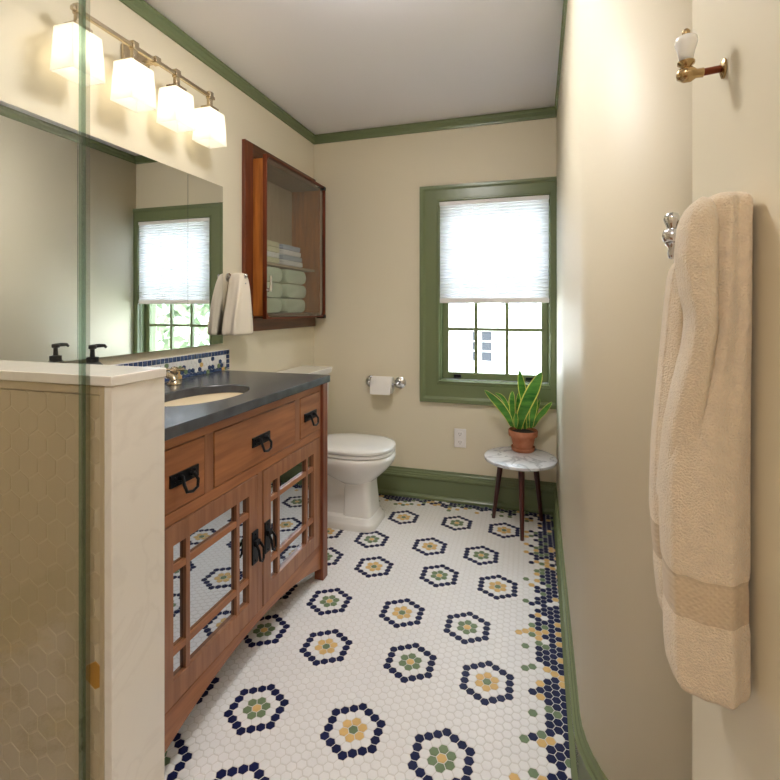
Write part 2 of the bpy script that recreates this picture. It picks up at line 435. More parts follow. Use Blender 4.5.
# ---------------------------------------------------------------- outdoors
HYN = 9.0
hs = thing('neighbour_house', (-1, HYN, -4), 'white clapboard house with gabled roof seen through the window panes', 'house')
pk, vl = atY(486, 284, HYN), atY(520, 321, HYN)
sl = (pk.z-vl.z)/(vl.x-pk.x)
g = MB()
lx = -7.0
def zroof(x): return pk.z-abs(x-pk.x)*sl
# clapboard courses, each lapped over the one below
z = -4.0
def span(z):
    if z < zroof(vl.x): return (pk.x-(pk.z-zroof(vl.x))/sl, 6.0)
    return None
x_l = pk.x-(vl.x-pk.x); CH = .135
while z < zroof(vl.x)-.01:
    zt = min(z+CH, zroof(vl.x))
    g.prism([(-9, HYN, z), (-9, HYN-.03, z), (-9, HYN-.006, zt), (-9, HYN, zt)], (15, 0, 0)); z += CH
z = zroof(vl.x)
while z < pk.z-.05:
    zt = min(z+CH, pk.z-.02); a0, a1 = (pk.z-z)/sl, (pk.z-zt)/sl
    g.add([(pk.x-a0, HYN-.03, z), (pk.x+a0, HYN-.03, z), (pk.x+a1, HYN-.006, zt), (pk.x-a1, HYN-.006, zt)], [(0, 1, 2, 3)])
    g.add([(pk.x-a0, HYN-.03, z), (pk.x+a0, HYN-.03, z), (pk.x+a0, HYN, z), (pk.x-a0, HYN, z)], [(0, 1, 2, 3)]); z += CH
p2 = (vl.x+1.6, vl.z+1.6*sl)
g.add([(vl.x, HYN-.01, vl.z), (vl.x+3.2, HYN-.01, vl.z), (p2[0], HYN-.01, p2[1])], [(0, 1, 2)])
g.build('wall', M['siding'], hs, smooth=False)
g = MB()
for (xa, za, xb, zb) in ((pk.x-(pk.z-vl.z)/sl, vl.z, pk.x, pk.z), (pk.x, pk.z, vl.x, vl.z), (vl.x, vl.z, p2[0], p2[1])):
    v = Vector((xb-xa, 0, zb-za)).normalized(); nn = Vector((-v.z, 0, v.x))*.13
    g.prism([(xa, HYN-.16, za), (xb, HYN-.16, zb), (xb-nn.x, HYN-.16, zb-nn.z), (xa-nn.x, HYN-.16, za-nn.z)], (0, .1, 0))
g.build('rake_board', M['siding'], hs, smooth=False)
g = MB()
for (xa, za, xb, zb) in ((pk.x-(pk.z-vl.z)/sl, vl.z, pk.x, pk.z), (pk.x, pk.z, vl.x, vl.z), (vl.x, vl.z, p2[0], p2[1]), (p2[0], p2[1], p2[0]+1.6, vl.z)):
    g.prism([(xa, HYN-.2, za+.02), (xb, HYN-.2, zb+.02), (xb, HYN-.2, zb+.08), (xa, HYN-.2, za+.08)], (0, 6, 0))
g.add([(-9, HYN+.3, vl.z-.4), (7, HYN+.3, vl.z-.4), (7, HYN+4, vl.z+3), (-9, HYN+4, vl.z+3)], [(0, 1, 2, 3)])
g.build('roof', M['shingle'], hs, smooth=False)
a, b2 = atY(473, 331, HYN), atY(492, 361, HYN)
g = MB(); g.frame((a.x-.10, b2.z-.10, b2.x+.10, a.z+.10), (a.x, b2.z, b2.x, a.z), 'XZ', HYN-.07, HYN)
wf = g.build('house_window', M['siding'], hs)
g = MB(); g.box((a.x-.2, HYN-.14, b2.z-.16), (b2.x+.2, HYN-.01, b2.z-.10)); g.build('sill', M['siding'], wf)
g = MB(); g.box((a.x, HYN-.045, b2.z), (b2.x, HYN-.04, a.z)); g.build('pane', M['win_dark'], wf)
g = MB(); mz = (a.z+b2.z)/2; mx = atY(479.3, 340, HYN).x
[g.box((a.x, HYN-.06, q_-.012), (b2.x, HYN-.045, q_+.012)) for q_ in (a.z+(b2.z-a.z)/3, a.z+(b2.z-a.z)*2/3)]; g.build('house_muntin', M['siding'], wf)
g = MB(); g.box((mx-.05, HYN-.06, b2.z), (mx+.05, HYN-.046, a.z)); g.build('house_muntin', M['siding'], wf)
# tree to the right, seen only in the mirror
tr = thing('leafy_tree', (4.6, 7.0, -4), 'sunlit leafy green tree outdoors reflected in the mirror cabinet glass', 'tree')
g = MB(); g.tube([(4.6, 7, -4), (4.65, 7, -2), (4.5, 7.1, 0.5)], [.16, .13, .08]); g.build('trunk', M['bark'], tr)
g = MB(); rt = random.Random(3)
for k in range(1700):
    d = Vector((rt.gauss(0, 1), rt.gauss(0, 1), rt.gauss(0, 1))).normalized()*(rt.random()**.4)
    p = Vector((4.6+d.x*2.6, 7.0+d.y*1.5, 1.4+d.z*3.0)); s_ = .10+.08*rt.random()
    u = Vector((rt.gauss(0, 1), rt.gauss(0, 1), rt.gauss(0, 1))).normalized(); v = u.cross(Vector((rt.gauss(0, 1), 1, .3))).normalized()
    g.add([p-u*s_, p+v*s_*.5, p+u*s_, p-v*s_*.5], [(0, 1, 2, 3)])
g.build('crown', M['foliage'], tr, smooth=False)
g = MB(); g.box((-20, 3.3, -4.1), (20, 30, -4)); struct(g.build('ground', M['lawn']))

# ---------------------------------------------------------------- vanity
VC = 1.386; VX = -.880
van = thing('vanity_cabinet', (-1.14, VC, 0), 'brown oak mission vanity with mirrored grid doors under the dark stone top', 'cabinet')
fx = VX
b = MB()   # carcass behind the face frame
b.box((XL+.004, .905, .13), (fx-.03, .921, .8465)); b.box((XL+.004, 1.851, .13), (fx-.03, 1.867, .8465)); b.box((XL+.004, .905, .13), (fx-.03, 1.867, .146)); b.box((XL+.004, .905, .13), (XL+.016, 1.867, .8465))
b.build('carcass', M['wood_v'], van)
for y0, y1 in ((.872, .9195), (1.8525, 1.898)):
    for xx0, xx1 in ((fx-.03, -.868), (XL+.02, XL+.07)):
        b = MB(); b.box((xx0, y0, 0), (xx1, y1,   .8465)); b.build('post', M['wood_red'], van, bevel=.002)
for y0 in (.880, 1.866):
    b = MB(); b.box((XL+.07, y0, .10), (fx-.03, y0+.018, .8465)); b.build('side_panel', M['wood_v'], van, bevel=.001)
# face frame rails and stiles
for z0, z1 in ((.816, .8465), (.620, .6515)):
    b = MB(); b.box((fx-.022, .9175, z0), (fx, 1.8545, z1)); b.build('rail', M['wood_h'], van, bevel=.001)
for y0, y1, z0, z1 in ((.9175, .936, .127, .816), (1.836, 1.8545, .127, .816), (1.1075, 1.1455, .6515, .816), (1.6265, 1.6645, .6515, .816), (1.3715, 1.4005, .157, .620)):
    b = MB(); b.box((fx-.022, y0, z0), (fx-.0005, y1, z1)); b.build('stile', M['wood_v'], van, bevel=.001)
# arched apron
pts = [(fx, .9175, .157)]
nn = 28
for i in range(nn+1):
    y = .9175+(1.8545-.9175)*i/nn; q = abs(y-VC)/.4685
    zz = .126-.078*q**2.2
    pts.append((fx, y, zz))
pts.append((fx, 1.8545, .157))
b = MB(); b.prism([(p[0]-.022, p[1], p[2]) for p in pts], (.022, 0, 0)); b.build('apron', M['wood_h'], van, bevel=.001)
def drawer_pull(yc, zc, parent):
    p = MB(); x = fx+.004
    p.box((x-.002, yc-.052, zc-.016), (x+.003, yc+.052, zc+.016))
    for sy in (-.038, .038):
        for dz in (-.006, .006): p.lathe([(.0035, x+.003), (.003, x+.005), (0.0005, x+.006)], (0, yc+sy, zc+dz), 'X', 8)
    for sy in (-.020, .020): p.lathe([(.008, x+.002), (.007, x+.012), (.0005, x+.015)], (0, yc+sy, zc+.003), 'X', 10)
    xo = x+.012
    q = [(xo, yc-.020, zc+.003), (xo+.010, yc-.026, zc-.014), (xo+.013, yc-.020, zc-.032), (xo+.014, yc, zc-.037), (xo+.013, yc+.020, zc-.032), (xo+.010, yc+.026, zc-.014), (xo, yc+.020, zc+.003)]
    p.tube(q, .0042, 8)
    p.build('drawer_pull', M['black'], parent)
for y0, y1, yc in ((.9375, 1.106, 1.0235), (1.147, 1.625, VC), (1.666, 1.8345, 1.7485)):
    b = MB(); b.box((fx-.05, y0+.0018, .6545), (fx+.0015, y1-.0018, .8130)); d = b.build('drawer', M['wood_h'], van, bevel=.0012)
    drawer_pull(yc, .731, d)
def vdoor(y0, y1, py):
    z0, z1 = .159, .6185; a0, a1, c0, c1 = y0+.049, y1-.049, .2195, .564
    b = MB(); b.frame((y0+.0012, z0+.001, y1-.0012, z1-.0015), (a0, c0, a1, c1), 'YZ', fx-.020, fx+.0015)
    d = b.build('door', M['wood_v'], van, bevel=.0012)
    w_ = a1-a0
    for yy in (a0+.056, a1-.056):
        m = MB(); m.box((fx-.011, yy-.008, c0-.002), (fx-.001, yy+.008, c1+.002)); m.build('grid_bar', M['wood_v'], d, bevel=.001)
    for zz in (.289, .5015):
        m = MB(); m.box((fx-.011, a0-.002, zz-.009), (fx-.0015, a1+.002, zz+.009)); m.build('grid_bar', M['wood_h'], d, bevel=.001)
    m = MB(); m.box((fx-.016, a0-.004, c0-.004), (fx-.0112, a1+.004, c1+.004)); m.build('mirror_pane', M['smoke_mirror'], d)
    p = MB(); x = fx+.0035
    p.box((x-.002, py-.016, .335), (x+.003, py+.016, .440))
    for dz in (.345, .43): p.lathe([(.004, x+.003), (.003, x+.005), (.0005, x+.006)], (0, py, dz), 'X', 8)
    p.box((x, py-.011, .395), (x+.014, py+.011, .412))
    xo = x+.012
    p.tube([(xo, py-.010, .403), (xo+.012, py-.013, .385), (xo+.015, py-.010, .352), (xo+.016, py, .346), (xo+.015, py+.010, .352), (xo+.012, py+.013, .385), (xo, py+.010, .403)], .0042, 8)
    p.build('door_pull', M['black'], d)
vdoor(.938, 1.3695, 1.349)
vdoor(1.4025, 1.834, 1.424)
# stone top with an oval cut-out
ct0, ct1 = .847, .877; SX, SY, SA, SB = -1.085, 1.350, .128, .205
top = MB(); n = 72
ang = sorted([2*PI*i/n for i in range(n)]+[math.atan2(yy-SY, xx-SX) % (2*PI) for xx in (XL+.002, -.858) for yy in (.857, 1.903)])
ell, rec = [], []
for a in ang:
    c_, s_ = math.cos(a), math.sin(a)
    k = 1/math.hypot(c_/SA, s_/SB); ell.append((SX+k*c_, SY+k*s_))
    tt = min([(t_) for t_ in (((-.858)-SX)/c_ if c_ > 1e-9 else 9, (XL+.002-SX)/c_ if c_ < -1e-9 else 9, (1.903-SY)/s_ if s_ > 1e-9 else 9, (.857-SY)/s_ if s_ < -1e-9 else 9)])
    rec.append((SX+tt*c_, SY+tt*s_))
secs = [[(p[0], p[1], ct0) for p in ell], [(p[0], p[1], ct1-.003) for p in ell], [(p[0]*1.0+(p[0]-SX)*.02, p[1]+(p[1]-SY)*.012, ct1) for p in ell], [(p[0], p[1], ct1) for p in rec], [(p[0], p[1], ct0) for p in rec], [(p[0], p[1], ct0) for p in ell]]
top.loft(secs, cap0=False, cap1=False)
tag(top.build('countertop', M['stone'], bevel=.0015), 'dark grey stone countertop with bluish front edge on the oak vanity', 'countertop')
sk = MB()
secs = []
for k, zz in ((1.06, .847), (1.0, .846), (.97, .82), (.86, .77), (.62, .735), (.3, .722), (.1, .719)):
    secs.append(sell(SX, SY, zz, SA*k, SB*k, 2.1, 48))
for k, zz in ((.1, .710), (.35, .713), (.66, .727), (.9, .763), (1.02, .815), (1.08, .840), (1.08, .847), (1.06, .8465)):
    secs.append(sell(SX, SY, zz, SA*k, SB*k, 2.1, 48))
sk.loft(secs, cap0=False, cap1=False)
sink = thing('sink', (SX, SY, .71), 'oval white undermount basin tinted cream with painted warm light set in the dark stone countertop', 'sink')
sk.build('basin', M['basin'], sink, ang=60)
g = MB(); g.lathe([(.001, .724), (.02, .7235), (.022, .7215), (.022, .712)], (SX, SY, 0)); g.build('drain', M['nickel'], sink)
# faucet with cross handles
fa = thing('faucet', (-1.325, VC, .8785), 'brushed nickel faucet with cross handle beside the half wall', 'faucet')
def cross(y):
    h = MB(); x = -1.322; z = .8785
    h.lathe([(.026, z), (.026, z+.004), (.020, z+.010), (.013, z+.022), (.011, z+.036), (.015, z+.040), (.015, z+.046), (.009, z+.048)], (x, y, 0))
    h.lathe([(.010, z+.044), (.013, z+.050), (.013, z+.060), (.008, z+.066), (.001, z+.068)], (x, y, 0))
    for k in range(4):
        a = PI*k/2+.5; d = Vector((math.cos(a), math.sin(a), 0)); p = Vector((x, y, z+.055))
        h.tube([p, p+d*.018, p+d*.030, p+d*.036, p+d*.039], [.005, .005, .0075, .0075, .002])
    h.build('handle', M['nickel'], fa, ang=50)
cross(VC-.102); cross(VC+.102)
h = MB(); x = -1.322; z = .8785
h.lathe([(.028, z), (.028, z+.004), (.020, z+.012), (.014, z+.03), (.0125, z+.042), (.012, z+.043)], (x, VC, 0))
h.tube([(x, VC, z+.035), (x, VC, z+.048), (x+.012, VC, z+.058), (x+.05, VC, z+.056), (x+.085, VC, z+.044), (x+.092, VC, z+.032)], .0105, 12)
h.build('spout', M['nickel'], fa, ang=50)
# tiled backsplash
bs = MB(); x = XL; bz0, bz1, by0, by1 = .8785, .973, .857, 1.930
bs.box((x+.001, by0, bz0), (x+.0095, by1, bz1), 0)
def wtile(poly, mi, x1=XL+.0125):
    n = len(poly)
    bs.add([(XL+.009, p[0], p[1]) for p in poly]+[(x1, p[0], p[1]) for p in poly], [tuple(range(n, 2*n))]+[(i, (i+1) % n, n+(i+1) % n, n+i) for i in range(n)], mi)
sq = .0215; y = by1-.002
while y > by0+sq:
    wtile([(y-sq+.0045, bz1-sq), (y, bz1-sq), (y, bz1-.002), (y-sq+.0045, bz1-.002)], 2); y -= sq+.0002
z = bz1-sq-.002
while z > bz0+.004:
    z2 = max(bz0+.001, z-sq+.003); wtile([(by1-.002-sq+.0015, z2), (by1-.002, z2), (by1-.002, z), (by1-.002-sq+.0015, z)], 2); z -= sq+.0006
hb = .0215; iy1, iz1 = by1-sq-.004, bz1-sq-.002; rb = random.Random(11)
pr = hb*math.sqrt(3)/2
for i in range(0, 60):
    for j in range(-1, 6):
        yy = iy1-i*hb-(hb/2 if j % 2 else 0); zz = bz0+.006+j*pr
        hx_ = clip([(yy+(hb-.003)/math.sqrt(3)*math.cos(PI/6+k*PI/3), zz+(hb-.003)/math.sqrt(3)*math.sin(PI/6+k*PI/3)) for k in range(6)], by0, bz0, iy1, iz1)
        if len(hx_) < 3: continue
        p_ = (.8, .66, .46, .3, .16, .1, .05)[j+1] ; q_ = rb.random(); mi = 1
        if q_ < p_: mi = 2 if q_ < p_*.62 else 3 if q_ < p_*.8 else 4
        wtile(hx_, mi)
tag(bs.build('backsplash', [M['plate'], M['tile_white'], mat('blue_tile', rgb(46, 62, 104), .25, var=.4, vscale=30), M['tile_green'], M['tile_gold']], smooth=False), 'mosaic backsplash with navy border tiles along the back of the countertop', 'backsplash')
# soap dispenser
so = thing('soap_dispenser', (-1.307, 1.126, .8785), 'black pump soap bottle standing behind the half wall', 'soap dispenser')
b = MB(); b.lathe([(.001, .8785), (.032, .8785), (.034, .882), (.034, .978), (.032, .990), (.022, 1.000), (.015, 1.004), (.014, 1.012)], (-1.307, 1.126, 0)); b.build('bottle', M['black_plastic'], so, ang=50)
b = MB(); b.lathe([(.017, 1.004), (.017, 1.018), (.007, 1.020), (.006, 1.043), (.011, 1.044), (.011, 1.055), (.003, 1.057)], (-1.307, 1.126, 0), n=18)
b.tube([(-1.307, 1.122, 1.051), (-1.305, 1.145, 1.052), (-1.304, 1.165, 1.051), (-1.303, 1.172, 1.045)], [.006, .006, .005, .004]); b.build('pump', M['black_plastic'], so, ang=50)

# ---------------------------------------------------------------- mirror cabinet
mc = thing('mirror_cabinet', (XL, VC, 1.006), 'wide frameless mirrored medicine cabinet above the vanity backsplash', 'mirror')
b = MB(); b.box((XL+.001, .912, 1.010), (XL+.015, 1.862, 1.728)); b.build('cabinet_box', mat('dark_cabinet_box', rgb(92, 94, 92), .6), mc)
for y0, y1 in ((.909, 1.1385), (1.1405, 1.6345), (1.6365, 1.866)):
    b = MB(); b.box((XL+.0155, y0, 1.006), (XL+.022, y1, 1.732)); b.build('mirror_door', M['mirror'], mc, smooth=False)

# ---------------------------------------------------------------- four-light wall lamp
vl_ = thing('vanity_light', (XL, 1.379, 2.03), 'nickel bar lamp with four glowing frosted glass shades above the mirror', 'wall lamp')
LX, LZ = -1.305, 2.058
b = MB(); b.box((LX-.007, 1.055, LZ-.007), (LX+.007, 1.70, LZ+.007)); b.build('bar', M['nickel'], vl_, bevel=.002)
b = MB(); b.box((XL+.001, 1.379-.06, LZ-.05), (XL+.018, 1.379+.06, LZ+.05)); b.build('backplate', M['nickel'], vl_, bevel=.004)
b = MB(); b.box((XL+.017, 1.379-.008, LZ-.008), (LX-.006, 1.379+.008, LZ+.008)); b.box((LX-.013, 1.379-.012, LZ-.012), (LX+.013, 1.379+.012, LZ+.014)); b.build('arm', M['nickel'], vl_, bevel=.002)
for yc in (1.077, 1.282, 1.4815, 1.674):
    b = MB(); b.box((LX-.011, yc-.012, LZ-.012), (LX+.011, yc+.012, LZ+.018)); b.box((LX-.008, yc-.010, LZ-.045), (LX+.008, yc+.010, LZ-.01)); b.box((LX-.024, yc-.028, 1.994), (LX+.024, yc+.028, 2.012)); b.build('lamp_holder', M['nickel'], vl_, bevel=.002)
    b = MB()
    def sq_(hx, hy, z): return [(LX-hx, yc-hy, z), (LX+hx, yc-hy, z), (LX+hx, yc+hy, z), (LX-hx, yc+hy, z)]
    b.loft([sq_(.012, .012, 1.993), sq_(.038, .048, 1.993), sq_(.044, .055, 1.860), sq_(.0405, .0515, 1.860), sq_(.035, .045, 1.989), sq_(.012, .012, 1.989)], cap0=False, cap1=False)
    s_ = b.build('lamp_shade', M['frost'], vl_, bevel=.0015)
    b = MB(); b.lathe([(.001, 1.893), (.012, 1.896), (.019, 1.908), (.021, 1.922), (.017, 1.940), (.012, 1.955), (.012, 1.985)], (LX, yc, 0), n=16); b.build('bulb', M['bulb'], s_)

# ---------------------------------------------------------------- glazed cupboard set into the wall
hu = thing('wall_cupboard', (XL, 2.44, 1.05), 'old brown wooden wall cupboard with a round-cornered glass door full of towels', 'cupboard')
b = MB(); b.frame((2.022, 1.050, 2.838, 2.022), (2.115, 1.122, 2.782, 1.945), 'YZ', XL+.001, XL+.020); 
# boards laid like a picture frame: uprights and rails as separate boards
M['hutch_shade'] = wood('shaded_chestnut_upright', rgb(92, 42, 22), rgb(120, 60, 30), 'Z', .4)  # chestnut darkened: shade on the room-facing boards is painted into the colour
fr = [((2.044, 1.050), (2.115, 2.016), 'hutch_shade'), ((2.782, 1.122), (2.838, 1.945), 'hutch_shade'), ((2.115, 1.945), (2.838, 2.016), 'hutch_h'), ((2.115, 1.050), (2.838, 1.122), 'hutch_h')]
for (y0, z0), (y1, z1), mm in fr:
    b = MB(); b.box((XL+.001, y0, z0), (XL+.021, y1, z1)); b.build('face_board', M[mm], hu, bevel=.002)
b = MB()   # box: open towards the room
bx0, bx1 = XL-.115, XL+.082
yy0, yy1, zz0, zz1 = 2.118, 2.779, 1.128, 1.938
b.box((bx0, yy0, zz0), (bx1, yy0+.014, zz1)); b.build('side_board', M['hutch_v'], hu, bevel=.001)
b = MB(); b.box((bx0, yy1-.014, zz0), (bx1, yy1, zz1)); b.build('side_board', M['hutch_v'], hu, bevel=.001)
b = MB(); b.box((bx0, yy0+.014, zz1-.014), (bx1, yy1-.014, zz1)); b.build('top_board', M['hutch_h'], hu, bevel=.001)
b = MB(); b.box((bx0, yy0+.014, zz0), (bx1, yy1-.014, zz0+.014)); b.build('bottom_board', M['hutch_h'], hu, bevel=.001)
b = MB(); b.box((bx0-.012, yy0, zz0), (bx0, yy1, zz1)); b.build('back_board', M['hutch_in'], hu)
SHZ = 1.415
b = MB(); b.box((bx0, yy0+.015, SHZ-.014), (bx1-.03, yy1-.015, SHZ)); b.build('shelf', M['hutch_in'], hu, bevel=.002)
# door frame with rounded inner corners
dy0, dy1, dz0, dz1 = 2.104, 2.812, 1.112, 1.955
def rrect(y0, z0, y1, z1, r, k=6):
    q = []
    for cy, cz, a0 in ((y1-r, z1-r, 0), (y0+r, z1-r, 1), (y0+r, z0+r, 2), (y1-r, z0+r, 3)):
        for i in range(k+1):
            a = (a0+i/k)*PI/2; q.append((cy+r*math.cos(a), cz+r*math.sin(a)))
    return q
o1, i1 = rrect(dy0, dz0, dy1, dz1, .006), rrect(dy0+.009, dz0+.009, dy1-.009, dz1-.009, .036)
dx0, dx1 = bx1+.001, bx1+.022
b = MB(); b.loft([[(dx0, *p) for p in i1], [(dx0, *p) for p in o1], [(dx1, *p) for p in o1], [(dx1, *p) for p in i1], [(dx0, *p) for p in i1]], cap0=False, cap1=False)
dr = b.build('door', M['copper'], hu, ang=40, bevel=.0015)
b = MB(); b.prism([(dx0+.008, *p) for p in rrect(dy0+.006, dz0+.006, dy1-.006, dz1-.006, .03)], (.005, 0, 0)); b.build('glass_pane', M['cab_glass'], dr, smooth=False)
for zz in (dz0+.006, dz1-.010):
    b = MB(); b.box((dx0-.03, dy1-.03, zz-.014), (dx1+.002, dy1+.003, zz+.008)); b.build('hinge', M['black'], dr, bevel=.002)
b = MB(); b.lathe([(.010, dx1), (.010, dx1+.006), (.005, dx1+.008), (.005, dx1+.02)], (0, dy0+.012, 1.262), 'X', 14)
b.tube([(dx1+.018, dy0+.012, 1.255), (dx1+.020, dy0+.013, 1.29), (dx1+.019, dy0+.013, 1.335)], [.008, .006, .007]); b.build('latch', M['chrome'], dr, ang=50)
# towels inside: folded, one rounded fold towards the room's far side
def folded(name, h, wd, dp, m, layers):
    b = MB(); n_ = 10; sec0 = []
    lh = h/layers
    # profile in (y, z): stacked layers, each with a rounded end
    right, left = [], []
    for k in range(layers):
        for i in range(n_):
            a = -PI/2+PI*i/(n_-1)
            right.append((wd/2-lh*.5+lh*.5*math.cos(a), k*lh+lh/2+lh*.5*math.sin(a)*.98))
            left.append((-wd/2+lh*.35-lh*.35*math.cos(a), k*lh+lh/2+lh*.5*math.sin(a)*.98))
    prof = right+left[::-1]
    secs = []
    for xx, k in ((-dp/2, .93), (-dp/2+.012, 1), (0, 1.0), (dp/2-.012, 1), (dp/2, .93)):
        secs.append([(xx, y*k, h/2+(z-h/2)*k) for y, z in prof])
    b.loft(secs); return b
def put_towel(src, loc, label, cat, group, name, mm, rz=0):
    o = src.copy(); o.name = name; C.objects.link(o); o.location = loc; o.rotation_euler = (0, 0, rz)
    return tag(o, label, cat, group)
fat = folded('folded_towel', .078, .235, .15, None, 1)
bx_ = XL-.018
rows = ['bottom', 'middle', 'top']
src = None
for col, (yc, wd) in enumerate(((2.245, .19), (2.50, .25))):
    for k in range(3):
        b = folded('x', .082, wd, .155, None, 1)
        o = b.build('folded_towel', M['sage_terry'], ang=60)
        o.location = (bx_, yc+(.0, .012, .006)[k], zz0+.0145+k*.084); o.rotation_euler = (0, 0, (.0, .03, -.02)[k]*.6)
        tag(o, ('thick sage green towel, %s of the three by the cupboard latch' if col == 0 else 'thick sage green towel, %s of the three deeper in the cupboard') % rows[k], 'towel', 'sage towels under the cupboard shelf')
names = ['bottom', 'second', 'third', 'top']
for k, mm in enumerate(('straw_terry', 'white_terry', 'straw_terry', 'straw_terry')):
    b = folded('x', .028, .17, .15, None, 2); o = b.build('folded_towel', M[mm], ang=60)
    o.location = (bx_, 2.235, SHZ+.0005+k*.029); o.rotation_euler = (0, 0, .02*(k % 2))
    tag(o, '%s folded pale %s cloth of the stack behind the cupboard latch side' % (names[k], 'white' if mm == 'white_terry' else 'straw coloured'), 'towel', 'pale folded cloths on the cupboard shelf')
for k, mm in enumerate(('white_terry', 'blue_terry', 'white_terry', 'blue_terry')):
    b = folded('x', .028, .24-.012*k, .15, None, 2); o = b.build('folded_towel', M[mm], ang=60)
    o.location = (bx_, 2.475-.006*k, SHZ+.0005+k*.029); o.rotation_euler = (0, 0, -.03*(k % 2))
    tag(o, '%s folded %s towel of the blue and white stack on the cupboard shelf' % (names[k], 'blue grey' if mm == 'blue_terry' else 'white'), 'towel', 'blue and white towels on the cupboard shelf')

# ---------------------------------------------------------------- hand towel on its hook
th = thing('towel_hook', (XL, 1.935, 1.315), 'small chrome hook on the wall holding the cream hand towel', 'hook')
b = MB(); b.lathe([(.022, XL+.001), (.022, XL+.005), (.012, XL+.010)], (0, 1.935, 1.315), 'X'); b.build('backplate', M['chrome'], th)
b = MB(); b.tube([(XL+.008, 1.935, 1.315), (XL+.05, 1.935, 1.312), (XL+.082, 1.937, 1.304), (XL+.096, 1.938, 1.318)], [.006, .006, .006, .005]); b.lathe([(.001, 1.312), (.008, 1.316), (.010, 1.324), (.006, 1.331), (.001, 1.333)], (XL+.096, 1.938, 0), n=14)
b.tube([(XL+.075, 1.937, 1.306), (XL+.088, 1.937, 1.294), (XL+.095, 1.937, 1.282)], [.005, .005, .006]); b.build('hook_arm', M['chrome'], th, ang=50)
def draped(secspec, nf, amp, seed, k=64):
    # secspec rows: z, cx, cy, hx, hy, foldstrength
    rr_ = random.Random(seed); ph = [rr_.random()*6.28 for _ in range(4)]
    secs = []
    for z, cx, cy, hx, hy, fs in secspec:
        q = []
        for i in range(k):
            a = 2*PI*i/k
            m = 1+fs*amp*(math.sin(nf*a+ph[0]+z*2)+.5*math.sin((nf+2)*a+ph[1]-z*3)+.3*math.sin((nf*2+1)*a+ph[2]))
            c_, d_ = math.cos(a), math.sin(a)
            q.append((cx+hx*m*math.copysign(abs(c_)**.85, c_), cy+hy*m*math.copysign(abs(d_)**.85, d_), z))
        secs.append(q)
    return secs
hx_c = XL+.075
hc = XL+.058
spec = [(1.338, hc-.004, 1.945, .012, .014, 0), (1.334, hc-.004, 1.944, .030, .026, .1), (1.322, hc-.003, 1.944, .038, .036, .3), (1.295, hc-.002, 1.943, .042, .046, .6), (1.26, hc-.001, 1.942, .044, .055, .9), (1.21, hc, 1.940, .046, .067, 1), (1.15, hc, 1.938, .047, .080, 1), (1.10, hc, 1.936, .048, .088, 1), (1.06, hc, 1.935, .048, .093, 1), (1.048, hc, 1.935, .047, .092, 1), (1.042, hc, 1.935, .043, .089, 1)]
b = MB(); b.loft(draped(spec, 5, .085, 5))
tag(b.build('hand_towel', M['cream_terry'], ang=70, sub=1), 'cream hand towel hanging on the wall between mirror and wooden cupboard', 'towel')

# ---------------------------------------------------------------- toilet
TY = 2.435
to = thing('toilet', (-1.05, TY, 0), 'white two-piece toilet with closed lid next to the vanity', 'toilet')
b = MB(); b.loft([sell(-1.058, TY, z, hx, hy, 7, 48) for z, hx, hy in ((0, .255, .128), (.028, .255, .128), (.034, .251, .124), (.040, .243, .116), (.056, .238, .111), (.060, .232, .105))]); b.build('plinth', M['porcelain'], to, ang=50)
b = MB(); b.loft([sell(cx, TY, z, hx, hy, n_, 48) for z, cx, hx, hy, n_ in ((.055, -.908, .080, .096, 7), (.12, -.910, .076, .092, 7), (.20, -.914, .075, .088, 5), (.245, -.915, .078, .088, 4), (.275, -.915, .09, .095, 3))]); b.build('pedestal', M['porcelain'], to, ang=50)
b = MB(); b.loft([sell(cx, TY, z, hx, hy, n_, 48) for z, cx, hx, hy, n_ in ((.055, -1.08, .17, .072, 4), (.12, -1.08, .165, .066, 3), (.18, -1.08, .165, .072, 3), (.235, -1.08, .17, .092, 3), (.29, -1.10, .2, .12, 3))]); b.build('trapway', M['porcelain'], to, ang=50)
b = MB(); b.loft([sell(cx, TY, z, hx, hy, n_, 56) for z, cx, hx, hy, n_ in ((.225, -.935, .085, .085, 2.6), (.25, -.945, .125, .110, 2.4), (.275, -.955, .163, .134, 2.4), (.305, -.960, .200, .158, 2.4), (.335, -.962, .226, .174, 2.4), (.358, -.963, .237, .181, 2.4), (.372, -.963, .238, .181, 2.4), (.382, -.963, .232, .176, 2.4), (.384, -.963, .222, .168, 2.4))]); b.build('bowl', M['porcelain'], to, ang=60)
b = MB(); b.box((-1.385, TY-.15, .27), (-1.12, TY+.15, .386)); b.build('tank_shelf', M['porcelain'], to, bevel=.02, seg=4)
b = MB(); b.loft([sell(-.955, TY, z, hx, hy, 2.5, 56) for z, hx, hy in ((.3845, .214, .164), (.388, .220, .171), (.392, .226, .177), (.402, .226, .177), (.406, .221, .172), (.407, .212, .163))]); b.build('seat', M['porcelain'], to, ang=35)
b = MB(); b.loft([sell(-.955, TY, z, hx, hy, 2.5, 56) for z, hx, hy in ((.4075, .212, .163), (.410, .222, .173), (.413, .228, .179), (.424, .228, .179), (.430, .222, .173), (.434, .20, .155), (.4355, .12, .09))]); b.build('seat_lid', M['porcelain'], to, ang=35)
b = MB(); b.loft([[(-1.385, TY-.22+s1_, z), (-1.20-s2_, TY-.22+s1_, z), (-1.20-s2_, TY+.22-s1_, z), (-1.385, TY+.22-s1_, z)] for z, s1_, s2_ in ((.379, .02, .012), (.42, .012, .006), (.770, 0, 0))]); b.build('tank', M['porcelain'], to, bevel=.012, seg=3)
b = MB(); b.loft([[(-1.39, TY-.225-e, z), (-1.195+e, TY-.225-e, z), (-1.195+e, TY+.225+e, z), (-1.39, TY+.225+e, z)] for z, e in ((.770, -.004), (.778, 0.002), (.800, .008), (.811, .008))]); b.build('tank_lid', M['porcelain'], to, bevel=.003)
